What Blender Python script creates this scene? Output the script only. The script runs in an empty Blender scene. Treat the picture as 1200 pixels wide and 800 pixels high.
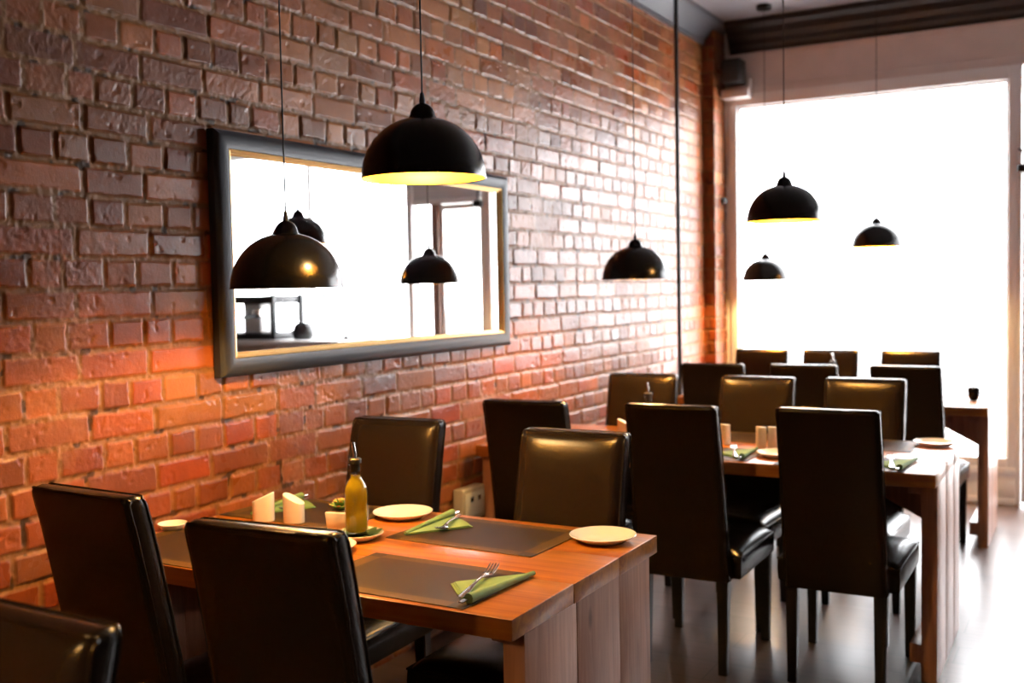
import bpy, bmesh, math, random
import numpy as np
from mathutils import Vector, Matrix
random.seed(7)
PI = math.pi
S = bpy.context.scene
COL = S.collection

# ------------------------------------------------------------------ helpers
def link(o, parent=None):
    COL.objects.link(o)
    if parent: o.parent = parent
    return o

def finish(bm, name, mat, parent=None, angle=35, smooth=True):
    bmesh.ops.recalc_face_normals(bm, faces=bm.faces)
    me = bpy.data.meshes.new(name)
    bm.to_mesh(me); bm.free()
    for m in (mat if isinstance(mat, (list, tuple)) else [mat]): me.materials.append(m)
    if smooth:
        me.polygons.foreach_set('use_smooth', [True]*len(me.polygons))
        me.set_sharp_from_angle(angle=math.radians(angle))
    return link(bpy.data.objects.new(name, me), parent)

def tag(o, label, cat, group=None):
    o['label'] = label; o['category'] = cat
    if group: o['group'] = group
    return o

def thing(name, label, cat, loc=(0, 0, 0), rz=0.0, group=None):
    o = bpy.data.objects.new(name, None); COL.objects.link(o)
    o.empty_display_size = .1
    o.location = loc; o.rotation_euler = (0, 0, rz)
    return tag(o, label, cat, group)

def structure(o):
    o['kind'] = 'structure'; return o

def dup(root, loc, rz, label, group=None, name=None):
    r = root.copy(); COL.objects.link(r)
    r.location = loc; r.rotation_euler = (0, 0, rz); r['label'] = label
    if group: r['group'] = group
    for ch in list(root.children):
        c = ch.copy(); COL.objects.link(c); c.parent = r
        for g in ch.children:
            d = g.copy(); COL.objects.link(d); d.parent = c
    return r

def box(bm, lo, hi, bev=0.0, seg=2, mi=0, mtx=None):
    lo = Vector(lo); hi = Vector(hi); c = (lo+hi)/2; s = hi-lo
    r = bmesh.ops.create_cube(bm, size=1.0, matrix=Matrix.Translation(c) @ Matrix.Diagonal((s.x, s.y, s.z, 1)))
    vs = r['verts']
    if bev > 0:
        es = list({e for v in vs for e in v.link_edges})
        q = bmesh.ops.bevel(bm, geom=es, offset=bev, segments=seg, profile=.5, affect='EDGES')
        vs = list({v for f in q['faces'] for v in f.verts} | {v for v in vs if v.is_valid})
    for f in {f for v in vs for f in v.link_faces}: f.material_index = mi
    if mtx is not None: bmesh.ops.transform(bm, matrix=mtx, verts=vs)
    return vs

def lathe(bm, prof, n=48, c=(0, 0, 0), mi=0, close=False):
    """prof = [(r,z)...] revolved about z"""
    rings = []
    for r, z in prof:
        if r < 1e-6: rings.append([bm.verts.new((c[0], c[1], c[2]+z))])
        else: rings.append([bm.verts.new((c[0]+r*math.cos(2*PI*i/n), c[1]+r*math.sin(2*PI*i/n), c[2]+z)) for i in range(n)])
    pairs = list(zip(rings[:-1], rings[1:]))
    if close: pairs.append((rings[-1], rings[0]))
    for a, b in pairs:
        for i in range(n):
            j = (i+1) % n
            if len(a) == 1 and len(b) == 1: continue
            if len(a) == 1: f = bm.faces.new((a[0], b[i], b[j]))
            elif len(b) == 1: f = bm.faces.new((a[i], a[j], b[0]))
            else: f = bm.faces.new((a[i], a[j], b[j], b[i]))
            f.material_index = mi
    return [v for r in rings for v in r]

def tube(bm, pts, rad, n=8, closed=False, mi=0):
    pts = [Vector(p) for p in pts]; N = len(pts)
    rads = rad if isinstance(rad, (list, tuple)) else [rad]*N
    prev = None; rings = []
    for i, p in enumerate(pts):
        a = pts[(i-1) % N] if (closed or i > 0) else p
        b = pts[(i+1) % N] if (closed or i < N-1) else p
        t = (b-a).normalized()
        if prev is None:
            u = t.orthogonal().normalized()
        else:
            u = (prev - t*prev.dot(t))
            u = u.normalized() if u.length > 1e-6 else t.orthogonal().normalized()
        prev = u; w = t.cross(u)
        rings.append([bm.verts.new(p + (u*math.cos(2*PI*k/n)+w*math.sin(2*PI*k/n))*rads[i]) for k in range(n)])
    for i in range(N if closed else N-1):
        a, b = rings[i], rings[(i+1) % N]
        for k in range(n):
            f = bm.faces.new((a[k], a[(k+1) % n], b[(k+1) % n], b[k])); f.material_index = mi
    if not closed:
        bm.faces.new(rings[0][::-1]).material_index = mi; bm.faces.new(rings[-1]).material_index = mi

def ribbon(bm, pts, wid, th):
    """flat bar swept along pts in the local yz plane: widths along x, thickness along z"""
    rings = []
    for (y, z), w, t in zip(pts, wid, th if isinstance(th, (list, tuple)) else [th]*len(pts)):
        h = t/2
        rings.append([bm.verts.new((x, y, z+dz)) for x, dz in ((-w, 0), (-w*.7, h), (w*.7, h), (w, 0), (w*.7, -h), (-w*.7, -h))])
    for a, b in zip(rings[:-1], rings[1:]):
        for k in range(6): bm.faces.new((a[k], a[(k+1) % 6], b[(k+1) % 6], b[k]))
    bm.faces.new(rings[0][::-1]); bm.faces.new(rings[-1])

def prism(bm, pts, z0, z1, mi=0):
    a = [bm.verts.new((x, y, z0)) for x, y in pts]; b = [bm.verts.new((x, y, z1)) for x, y in pts]
    n = len(pts); fs = [bm.faces.new(a[::-1]), bm.faces.new(b)]
    for i in range(n): fs.append(bm.faces.new((a[i], a[(i+1) % n], b[(i+1) % n], b[i])))
    for f in fs: f.material_index = mi
    return a+b

# ------------------------------------------------------------------ materials
def new_mat(name):
    m = bpy.data.materials.new(name); m.use_nodes = True
    nt = m.node_tree; return m, nt, nt.nodes['Principled BSDF']

def simple(name, col, rough=.5, metal=0.0, coat=0.0, bump=0.0, bscale=200, spec=.5, vary=0.0, vscale=6):
    m, nt, b = new_mat(name)
    b.inputs['Base Color'].default_value = (*col, 1); b.inputs['Roughness'].default_value = rough
    b.inputs['Metallic'].default_value = metal; b.inputs['Coat Weight'].default_value = coat
    b.inputs['Specular IOR Level'].default_value = spec
    tc = nt.nodes.new('ShaderNodeTexCoord')
    if vary:
        n = nt.nodes.new('ShaderNodeTexNoise'); n.inputs['Scale'].default_value = vscale; n.inputs['Detail'].default_value = 5
        nt.links.new(tc.outputs['Object'], n.inputs['Vector'])
        r = nt.nodes.new('ShaderNodeValToRGB')
        r.color_ramp.elements[0].position = .3; r.color_ramp.elements[1].position = .7
        r.color_ramp.elements[0].color = (*[c*(1-vary) for c in col], 1); r.color_ramp.elements[1].color = (*[min(1, c*(1+vary)) for c in col], 1)
        nt.links.new(n.outputs['Fac'], r.inputs['Fac']); nt.links.new(r.outputs['Color'], b.inputs['Base Color'])
    if bump:
        n = nt.nodes.new('ShaderNodeTexNoise'); n.inputs['Scale'].default_value = bscale; n.inputs['Detail'].default_value = 3
        bp = nt.nodes.new('ShaderNodeBump'); bp.inputs['Strength'].default_value = bump; bp.inputs['Distance'].default_value = .002
        nt.links.new(tc.outputs['Object'], n.inputs['Vector']); nt.links.new(n.outputs['Fac'], bp.inputs['Height'])
        nt.links.new(bp.outputs['Normal'], b.inputs['Normal'])
    return m

def wood(name, dark, light, axis='X', rough=.35, coat=.0, knots=False, bump=.15, freq=1.0, spec=.35):
    m, nt, b = new_mat(name); N = nt.nodes.new; L = nt.links.new
    tc = N('ShaderNodeTexCoord'); mp = N('ShaderNodeMapping')
    sc = {'X': (1.2, 16, 16), 'Z': (16, 16, 1.2), 'Y': (16, 1.2, 16)}[axis]
    mp.inputs['Scale'].default_value = [s*freq for s in sc]
    L(tc.outputs['Object'], mp.inputs['Vector'])
    n = N('ShaderNodeTexNoise'); n.inputs['Scale'].default_value = 2.2; n.inputs['Detail'].default_value = 7; n.inputs['Distortion'].default_value = 1.1
    L(mp.outputs['Vector'], n.inputs['Vector'])
    n2 = N('ShaderNodeTexNoise'); n2.inputs['Scale'].default_value = 3.0; n2.inputs['Detail'].default_value = 2
    L(tc.outputs['Object'], n2.inputs['Vector'])
    r = N('ShaderNodeValToRGB'); r.color_ramp.elements[0].position = .32; r.color_ramp.elements[1].position = .68
    r.color_ramp.elements[0].color = (*dark, 1); r.color_ramp.elements[1].color = (*light, 1)
    L(n.outputs['Fac'], r.inputs['Fac'])
    mx = N('ShaderNodeMix'); mx.data_type = 'RGBA'; mx.blend_type = 'MULTIPLY'
    r2 = N('ShaderNodeValToRGB'); r2.color_ramp.elements[0].position = .35; r2.color_ramp.elements[1].position = .65
    r2.color_ramp.elements[0].color = (.72, .68, .66, 1); r2.color_ramp.elements[1].color = (1, 1, 1, 1)
    L(n2.outputs['Fac'], r2.inputs['Fac']); mx.inputs['Factor'].default_value = 1
    L(r.outputs['Color'], mx.inputs['A']); L(r2.outputs['Color'], mx.inputs['B'])
    out = mx.outputs['Result']
    if knots:
        v = N('ShaderNodeTexVoronoi'); v.inputs['Scale'].default_value = 3.3
        mp2 = N('ShaderNodeMapping'); mp2.inputs['Scale'].default_value = (1, 1.6, .7); L(tc.outputs['Object'], mp2.inputs['Vector']); L(mp2.outputs['Vector'], v.inputs['Vector'])
        r3 = N('ShaderNodeValToRGB'); r3.color_ramp.elements[0].position = .04; r3.color_ramp.elements[1].position = .09
        r3.color_ramp.elements[0].color = (.18, .12, .1, 1); r3.color_ramp.elements[1].color = (1, 1, 1, 1)
        L(v.outputs['Distance'], r3.inputs['Fac'])
        m3 = N('ShaderNodeMix'); m3.data_type = 'RGBA'; m3.blend_type = 'MULTIPLY'; m3.inputs['Factor'].default_value = .8
        L(out, m3.inputs['A']); L(r3.outputs['Color'], m3.inputs['B']); out = m3.outputs['Result']
    L(out, b.inputs['Base Color'])
    b.inputs['Roughness'].default_value = rough; b.inputs['Coat Weight'].default_value = coat; b.inputs['Specular IOR Level'].default_value = spec
    bp = N('ShaderNodeBump'); bp.inputs['Strength'].default_value = bump; bp.inputs['Distance'].default_value = .002
    L(n.outputs['Fac'], bp.inputs['Height']); L(bp.outputs['Normal'], b.inputs['Normal'])
    return m

def emit(name, col, strength):
    m, nt, b = new_mat(name)
    b.inputs['Base Color'].default_value = (*col, 1)
    b.inputs['Emission Color'].default_value = (*col, 1); b.inputs['Emission Strength'].default_value = strength
    return m

LAMP = 1800.0
SKY = 19.0
M = {}
M['leather'] = simple('dark brown leather', (.0110, .0072, .0054), rough=.25, bump=.10, bscale=260, spec=.22)
M['chair_leg'] = simple('black brown stained leg wood', (.008, .006, .005), rough=.35)
M['table_top'] = wood('orange brown oiled tabletop', (.33, .092, .011), (.54, .198, .023), 'X', rough=.30, coat=.05, spec=.45)
M['table_end'] = wood('rough sawn plank', (.36, .150, .082), (.54, .255, .150), 'Z', rough=.38, spec=.6, knots=True, bump=.5)
M['black_metal'] = simple('satin black lamp metal', (.0022, .002, .002), rough=.22, spec=.32)
M['gold'] = simple('gold lamp lining', (.90, .55, .08), rough=.38, metal=.85)
M['bulb'] = emit('warm bulb', (1.0, .63, .25), LAMP)
M['cord'] = simple('black cord', (.010, .010, .010), rough=.6)
M['chrome'] = simple('brushed steel', (.70, .69, .67), rough=.18, metal=1.0)
M['plate'] = simple('cream glazed ceramic', (.85, .81, .76), rough=.18)
M['ceramic'] = simple('white glazed ceramic', (.80, .77, .70), rough=.25)
M['napkin'] = simple('green paper napkin', (.15, .26, .105), rough=.85, bump=.15, bscale=400, vary=.12, vscale=30)
M['frame'] = simple('dark slate painted frame', (.024, .026, .034), rough=.5, bump=.08, bscale=90, spec=.35)
M['gilt'] = simple('gilt liner', (.80, .52, .20), rough=.35, metal=.7)
M['silver'] = simple('mirror silver', (.95, .96, .96), rough=.01, metal=1.0)
M['white_paint'] = simple('white gloss joinery paint', (.88, .86, .84), rough=.35)
M['beam_paint'] = simple('off white beam paint', (.74, .66, .62), rough=.5, vary=.05)
M['ceiling'] = simple('grey ceiling paint', (.22, .205, .215), rough=.4, vary=.06, vscale=2)
M['cornice'] = simple('dark cornice paint', (.016, .013, .014), rough=.5)
M['cornice_grey'] = simple('charcoal cornice paint', (.075, .075, .085), rough=.4)
M['wall_plain'] = simple('warm grey plaster', (.12, .10, .085), rough=.7, vary=.08, vscale=3)
M['black_plastic'] = simple('black plastic', (.012, .012, .013), rough=.45)
M['pale_plastic'] = simple('cream plastic', (.55, .48, .38), rough=.4)
M['soil'] = simple('dark soil', (.03, .02, .012), rough=.9)
M['succulent'] = simple('succulent green', (.10, .22, .04), rough=.45, vary=.3, vscale=40)
M['succulent_red'] = simple('succulent tips', (.45, .22, .05), rough=.45)
M['counter_wood'] = wood('pale counter panel', (.74, .60, .52), (.84, .70, .62), 'X', rough=.5)
M['pavement'] = simple('pale pavement', (.66, .65, .64), rough=.8, vary=.1, vscale=1.5)
M['red'] = simple('red sticker', (.6, .04, .03), rough=.5)
M['green'] = simple('green sticker', (.03, .4, .08), rough=.5)
M['door_brown'] = simple('brown door wood', (.22, .12, .08), rough=.4)
M['porch_grey'] = simple('grey porch board', (.72, .74, .76), rough=.6)

def glass_mat(name, tint=(1, 1, 1), rough=0.0):
    m = bpy.data.materials.new(name); m.use_nodes = True; nt = m.node_tree; nt.nodes.clear()
    N = nt.nodes.new; o = N('ShaderNodeOutputMaterial'); mx = N('ShaderNodeMixShader'); lw = N('ShaderNodeLayerWeight')
    lw.inputs['Blend'].default_value = .5
    pw = N('ShaderNodeMath'); pw.operation = 'POWER'; pw.inputs[1].default_value = 5
    ma = N('ShaderNodeMath'); ma.operation = 'MULTIPLY_ADD'; ma.inputs[1].default_value = .9; ma.inputs[2].default_value = .035
    t = N('ShaderNodeBsdfTransparent'); g = N('ShaderNodeBsdfGlossy')
    t.inputs['Color'].default_value = (*tint, 1); g.inputs['Roughness'].default_value = rough
    nt.links.new(lw.outputs['Facing'], pw.inputs[0]); nt.links.new(pw.outputs[0], ma.inputs[0]); nt.links.new(ma.outputs[0], mx.inputs[0])
    nt.links.new(t.outputs[0], mx.inputs[1]); nt.links.new(g.outputs[0], mx.inputs[2])
    nt.links.new(mx.outputs[0], o.inputs[0]); return m
M['pane'] = glass_mat('window glass', (.98, .98, .98))
def real_glass(name, col, rough=.0):
    m, nt, b = new_mat(name)
    b.inputs['Base Color'].default_value = (*col, 1); b.inputs['Transmission Weight'].default_value = 1.0
    b.inputs['Roughness'].default_value = rough; b.inputs['IOR'].default_value = 1.47
    return m
M['bottle_glass'] = glass_mat('clear bottle glass', (.96, .97, .92))
m, nt, b = new_mat('olive oil')
b.inputs['Base Color'].default_value = (.50, .35, .015, 1); b.inputs['Transmission Weight'].default_value = .45
b.inputs['Roughness'].default_value = .08; b.inputs['IOR'].default_value = 1.2
b.inputs['Subsurface Weight'].default_value = 0
M['oil'] = m

def mat_placemat():
    m, nt, b = new_mat('woven brown placemat'); N = nt.nodes.new; L = nt.links.new
    tc = N('ShaderNodeTexCoord'); sp = N('ShaderNodeSeparateXYZ'); L(tc.outputs['Object'], sp.inputs[0])
    def gt(sock, v):
        a = N('ShaderNodeMath'); a.operation = 'ABSOLUTE'; L(sock, a.inputs[0])
        g = N('ShaderNodeMath'); g.operation = 'GREATER_THAN'; g.inputs[1].default_value = v; L(a.outputs[0], g.inputs[0]); return g.outputs[0]
    a = gt(sp.outputs['X'], .19); c = gt(sp.outputs['Y'], .118)
    s = N('ShaderNodeMath'); s.operation = 'SUBTRACT'; L(a, s.inputs[0]); L(c, s.inputs[1])
    ab = N('ShaderNodeMath'); ab.operation = 'ABSOLUTE'; L(s.outputs[0], ab.inputs[0])
    mx = N('ShaderNodeMix'); mx.data_type = 'RGBA'; L(ab.outputs[0], mx.inputs['Factor'])
    mx.inputs['A'].default_value = (.020, .0135, .0115, 1); mx.inputs['B'].default_value = (.070, .040, .011, 1)
    L(mx.outputs['Result'], b.inputs['Base Color']); b.inputs['Roughness'].default_value = .5; b.inputs['Specular IOR Level'].default_value = .18
    w1 = N('ShaderNodeTexWave'); w1.inputs['Scale'].default_value = 160; w1.bands_direction = 'X'
    w2 = N('ShaderNodeTexWave'); w2.inputs['Scale'].default_value = 160; w2.bands_direction = 'Y'
    L(tc.outputs['Object'], w1.inputs['Vector']); L(tc.outputs['Object'], w2.inputs['Vector'])
    ad = N('ShaderNodeMath'); ad.operation = 'MULTIPLY'; L(w1.outputs['Fac'], ad.inputs[0]); L(w2.outputs['Fac'], ad.inputs[1])
    bp = N('ShaderNodeBump'); bp.inputs['Strength'].default_value = .15; bp.inputs['Distance'].default_value = .001
    L(ad.outputs[0], bp.inputs['Height']); L(bp.outputs['Normal'], b.inputs['Normal'])
    return m
M['placemat'] = mat_placemat()

def mat_floor():
    m, nt, b = new_mat('dark laminate boards'); N = nt.nodes.new; L = nt.links.new
    tc = N('ShaderNodeTexCoord')
    br = N('ShaderNodeTexBrick'); br.offset = .37; br.inputs['Scale'].default_value = 1
    br.inputs['Brick Width'].default_value = 1.25; br.inputs['Row Height'].default_value = .19; br.inputs['Mortar Size'].default_value = .002
    br.inputs['Color1'].default_value = (.100, .062, .052, 1); br.inputs['Color2'].default_value = (.150, .098, .080, 1); br.inputs['Mortar'].default_value = (.03, .02, .016, 1)
    L(tc.outputs['Object'], br.inputs['Vector'])
    mp = N('ShaderNodeMapping'); mp.inputs['Scale'].default_value = (1.5, 22, 1); L(tc.outputs['Object'], mp.inputs['Vector'])
    n = N('ShaderNodeTexNoise'); n.inputs['Scale'].default_value = 2; n.inputs['Detail'].default_value = 6; L(mp.outputs['Vector'], n.inputs['Vector'])
    r = N('ShaderNodeValToRGB'); r.color_ramp.elements[0].color = (.55, .52, .5, 1); r.color_ramp.elements[1].color = (1.1, 1.05, 1.05, 1)
    L(n.outputs['Fac'], r.inputs['Fac'])
    mx = N('ShaderNodeMix'); mx.data_type = 'RGBA'; mx.blend_type = 'MULTIPLY'; mx.inputs['Factor'].default_value = 1
    L(br.outputs['Color'], mx.inputs['A']); L(r.outputs['Color'], mx.inputs['B']); L(mx.outputs['Result'], b.inputs['Base Color'])
    n3 = N('ShaderNodeTexNoise'); n3.inputs['Scale'].default_value = 3; n3.inputs['Detail'].default_value = 4; L(tc.outputs['Object'], n3.inputs['Vector'])
    mr = N('ShaderNodeMapRange'); mr.inputs['To Min'].default_value = .24; mr.inputs['To Max'].default_value = .38; b.inputs['Specular IOR Level'].default_value = .9; L(n3.outputs['Fac'], mr.inputs['Value'])
    L(mr.outputs['Result'], b.inputs['Roughness'])
    bp = N('ShaderNodeBump'); bp.inputs['Strength'].default_value = .12; bp.inputs['Distance'].default_value = .002
    ad = N('ShaderNodeMath'); ad.operation = 'SUBTRACT'; L(n.outputs['Fac'], ad.inputs[0]); L(br.outputs['Fac'], ad.inputs[1])
    L(ad.outputs[0], bp.inputs['Height']); L(bp.outputs['Normal'], b.inputs['Normal'])
    return m
M['floor'] = mat_floor()

def mat_brick():
    m, nt, b = new_mat('sealed red brick'); N = nt.nodes.new; L = nt.links.new
    a = N('ShaderNodeAttribute'); a.attribute_name = 'brick_tint'; L(a.outputs['Color'], b.inputs['Base Color'])
    g = N('ShaderNodeAttribute'); g.attribute_name = 'brick_rough'; L(g.outputs['Fac'], b.inputs['Roughness'])
    tc = N('ShaderNodeTexCoord'); n = N('ShaderNodeTexNoise'); n.inputs['Scale'].default_value = 90; n.inputs['Detail'].default_value = 6; n.inputs['Roughness'].default_value = .65
    L(tc.outputs['Object'], n.inputs['Vector'])
    bp = N('ShaderNodeBump'); bp.inputs['Strength'].default_value = .40; bp.inputs['Distance'].default_value = .0022
    L(n.outputs['Fac'], bp.inputs['Height']); L(bp.outputs['Normal'], b.inputs['Normal'])
    b.inputs['Specular IOR Level'].default_value = .20
    return m
M['brick'] = mat_brick()

# ------------------------------------------------------------------ brick wall
WX = -2.39          # outermost brick face
def hsh(a, b, s):
    x = (a.astype(np.int64)*374761393 + b.astype(np.int64)*668265263 + s*1442695041) & 0x7fffffff
    x = ((x ^ (x >> 13))*1274126177) & 0x7fffffff
    x = ((x ^ (x >> 16))*1103515245) & 0x7fffffff
    return ((x >> 7) & 0xffff)/65535.0
def vnoise(y, z, sc, s):
    y = y*sc; z = z*sc; iy = np.floor(y); iz = np.floor(z); fy = y-iy; fz = z-iz
    fy = fy*fy*(3-2*fy); fz = fz*fz*(3-2*fz)
    a = hsh(iy, iz, s); b = hsh(iy+1, iz, s); c = hsh(iy, iz+1, s); d = hsh(iy+1, iz+1, s)
    return (a*(1-fy)+b*fy)*(1-fz)+(c*(1-fy)+d*fy)*fz
def fbm(y, z, sc, s, o=3):
    t = 0; amp = .5
    for i in range(o): t = t+amp*(vnoise(y, z, sc*2**i, s+17*i)-.5); amp *= .5
    return t
def sstep(a, b, x):
    t = np.clip((x-a)/(b-a), 0, 1); return t*t*(3-2*t)

def brick_field(Y, Z):
    CH = .0844; Z0 = 1.4605; Y0 = 1.908; ST = .240
    yw = Y+.010*fbm(Y, Z, 9, 3); zw = Z+.007*fbm(Y, Z, 7, 5)+.010*fbm(Y*.3, Z*0, 3, 9)
    k = np.floor((zw-Z0)/CH); st = (k.astype(int) % 2 != 0)
    Lb = np.where(st, ST, ST/2); ph = np.where(st, Y0, Y0+ST/4)+(hsh(k, k*0, 2)-.5)*.05
    n = np.floor((yw-ph)/Lb)
    jit = lambda m: (hsh(k, m, 11)-.5)*np.where(st, .05, .028)
    left = ph+n*Lb+jit(n); n = np.where(yw < left, n-1, n)
    right = ph+(n+1)*Lb+jit(n+1); n = np.where(yw > right, n+1, n)
    left = ph+n*Lb+jit(n); right = ph+(n+1)*Lb+jit(n+1)
    zb = Z0+k*CH; zt = zb+CH
    rk = hsh(k, n, 21); rk2 = hsh(k, n, 22); rk3 = hsh(k, n, 23); rk4 = hsh(k, n, 24)
    hj = .0047+.0034*rk4
    dy = np.minimum(yw-left, right-yw)-hj*.9; dz = np.minimum(zw-zb, zt-zw)-hj
    ddy = np.clip(.006-dy, 0, None); ddz = np.clip(.006-dz, 0, None)
    d = .006-np.sqrt(ddy*ddy+ddz*ddz)
    d = d+.0065*fbm(Y, Z, 60, 31, 2)
    h = sstep(-.0008, .0042, d)
    # worn, render-smeared patches, mostly high on the wall
    smear = .7*sstep(.04, .24, fbm(Y, Z, 2.2, 41, 4)+.12*sstep(1.75, 2.6, Z)-.05)
    rough = sstep(.0, .22, fbm(Y, Z, 5, 51, 3)+.18*sstep(1.7, 2.4, Z)-.02)
    tilt = (rk2-.5)*.004*((yw-left)/np.maximum(right-left, .01)-.5)*2+(rk3-.5)*.003*((zw-zb)/CH-.5)*2
    face = -.002*rk+tilt+.0011*fbm(Y, Z, 22, 61, 2)+rough*(.0014*fbm(Y, Z, 34, 71, 2)+.0030*fbm(Y, Z, 120, 73, 1)-.0006)
    chip = sstep(.17, .22, fbm(Y, Z, 44, 91, 2)-.02)*.0018
    mort = -.0056+.006*fbm(Y, Z, 85, 81, 3)+.004*fbm(Y, Z, 20, 83, 2)+smear*.006
    hh = h*(1-.55*smear*vnoise(Y, Z, 30, 95))
    x = hh*(face-chip)+(1-hh)*mort
    # colour of the paint-sealed brick and of the joints
    br = np.stack([.190+.13*rk, .055+.042*rk*rk2+.016*rk3, .021+.015*rk2], -1)
    br = .78*br*(.78+.5*rk3)[..., None]*(1+.45*fbm(Y, Z, 18, 101, 3))[..., None]
    ora = sstep(.05, .22, fbm(Y, Z, 1.7, 111, 3)+.10*sstep(1.9, 2.6, Z))[..., None]
    br = br*(1-ora)+(br*np.array([1.35, 1.5, 1.2]))*ora
    mo = np.stack([.200+0*rk, .090+0*rk, .034+0*rk], -1)*(1+.8*fbm(Y, Z, 45, 121, 3))[..., None]
    hole = sstep(.16, .22, fbm(Y, Z, 24, 131, 2))[..., None]
    mo = mo*(1-.75*hole)
    c = br*hh[..., None]+mo*(1-hh)[..., None]
    ro = hh*(.23+.08*rk2+.10*rough+.10*fbm(Y, Z, 30, 141, 2))+(1-hh)*.5
    return x, np.clip(c, .004, .9), np.clip(ro, .15, .8)

def grid_mesh(name, P, C, R, mat, parent=None):
    nu, nv = P.shape[:2]
    me = bpy.data.meshes.new(name)
    idx = np.arange(nu*nv).reshape(nu, nv)
    q = np.stack([idx[:-1, :-1], idx[1:, :-1], idx[1:, 1:], idx[:-1, 1:]], -1).reshape(-1, 4)
    me.vertices.add(nu*nv); me.vertices.foreach_set('co', P.reshape(-1).astype(np.float32))
    me.loops.add(q.size); me.loops.foreach_set('vertex_index', q.reshape(-1).astype(np.int32))
    me.polygons.add(len(q)); me.polygons.foreach_set('loop_start', np.arange(0, q.size, 4, dtype=np.int32))
    me.update(calc_edges=True)
    a = me.attributes.new('brick_tint', 'FLOAT_COLOR', 'POINT')
    a.data.foreach_set('color', np.concatenate([C, np.ones(C.shape[:2]+(1,))], -1).reshape(-1).astype(np.float32))
    g = me.attributes.new('brick_rough', 'FLOAT', 'POINT'); g.data.foreach_set('value', R.reshape(-1).astype(np.float32))
    me.polygons.foreach_set('use_smooth', np.ones(len(q), dtype=bool))
    me.materials.append(mat); me.validate()
    return link(bpy.data.objects.new(name, me), parent)

ROOM_BACK, ROOM_RIGHT, FAR, CEIL = -2.2, 3.1, 7.30, 3.25
ys = np.concatenate([np.arange(ROOM_BACK, .8, .02), np.arange(.8, 3.0, .0040), np.arange(3.0, 5.0, .0062), np.arange(5.0, 7.06, .0095), [7.06]])
zs = np.arange(0, CEIL+.005, .0045)
Y, Z = np.meshgrid(ys, zs, indexing='ij')
X, Cc, Rr = brick_field(Y, Z)
# the sheet closes at its edges with a back face so that the wall has thickness
P = np.stack([WX-.004+X, Y, Z], -1)
wl = structure(grid_mesh('wall_left', P, Cc, Rr, M['brick']))
bm = bmesh.new(); box(bm, (WX-.25, ROOM_BACK-.12, 0), (WX-.03, FAR+.12, CEIL))
structure(finish(bm, 'wall_left_backing', M['wall_plain']))
# brick pier at the window end: front face and side face
def pier():
    u = np.arange(0, .100, .005); zz = zs
    U, Zz = np.meshgrid(u, zz, indexing='ij')
    x1, c1, r1 = brick_field(U+11.03, Zz)
    Pf = np.stack([WX-.02+U, 7.06-x1-.004, Zz], -1)
    v = np.arange(0, .25, .006); V, Zv = np.meshgrid(v, zz, indexing='ij')
    x2, c2, r2 = brick_field(V+13.0, Zv)
    Ps = np.stack([WX+.077+x2, 7.062+V, Zv], -1)
    P = np.concatenate([Pf[:-1], Ps], 0); C = np.concatenate([c1[:-1], c2], 0); R = np.concatenate([r1[:-1], r2], 0)
    return grid_mesh('pier', P, C, R, M['brick'], wl)
pier()

# ------------------------------------------------------------------ room shell
bm = bmesh.new(); box(bm, (WX-.25, ROOM_BACK-.12, -.12), (ROOM_RIGHT+.12, FAR+.1, 0.0)); structure(finish(bm, 'floor', M['floor'], smooth=False))
bm = bmesh.new(); box(bm, (WX-.25, ROOM_BACK-.12, CEIL), (ROOM_RIGHT+.12, FAR+.12, CEIL+.12)); structure(finish(bm, 'ceiling', M['ceiling'], smooth=False))
bm = bmesh.new(); box(bm, (ROOM_RIGHT, ROOM_BACK-.12, 0), (ROOM_RIGHT+.12, FAR+.12, CEIL)); structure(finish(bm, 'wall_right', M['wall_plain'], smooth=False))
bm = bmesh.new(); box(bm, (WX-.25, ROOM_BACK-.12, 0), (ROOM_RIGHT, ROOM_BACK, CEIL)); structure(finish(bm, 'wall_back', M['wall_plain'], smooth=False))
# cornices
def profile_run(name, prof, p0, p1, axis, mat):
    bm = bmesh.new(); A = []; B = []
    for a, z in prof:
        if axis == 'y': A.append(bm.verts.new((a, p0, z))); B.append(bm.verts.new((a, p1, z)))
        else: A.append(bm.verts.new((p0, a, z))); B.append(bm.verts.new((p1, a, z)))
    n = len(prof)
    for i in range(n): bm.faces.new((A[i], A[(i+1) % n], B[(i+1) % n], B[i]))
    bm.faces.new(A); bm.faces.new(B[::-1])
    return structure(finish(bm, name, mat, angle=25))
profile_run('trim_1', [(WX-.02, CEIL), (WX-.02, 3.085), (WX+.012, 3.085), (WX+.016, 3.11), (WX+.03, 3.13), (WX+.06, 3.17), (WX+.10, 3.205), (WX+.115, 3.225), (WX+.12, CEIL)], ROOM_BACK, FAR-.02, 'y', M['cornice_grey'])
profile_run('trim_2', [(FAR+.02, CEIL), (FAR+.02, 3.045), (FAR-.02, 3.045), (FAR-.025, 3.07), (FAR-.05, 3.09), (FAR-.055, 3.12), (FAR-.09, 3.15), (FAR-.10, 3.19), (FAR-.14, 3.215), (FAR-.145, CEIL)], WX+.12, ROOM_RIGHT, 'x', M['cornice'])
# head beam above the shopfront with fillets
bm = bmesh.new()
box(bm, (WX-.02, FAR, 2.765), (ROOM_RIGHT, FAR+.12, CEIL))
box(bm, (WX+.10, FAR-.012, 3.012), (ROOM_RIGHT, FAR, 3.046), .004)
box(bm, (WX+.10, FAR-.010, 2.765), (ROOM_RIGHT, FAR, 2.815), .004)
structure(finish(bm, 'wall_far', M['beam_paint']))
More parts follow.
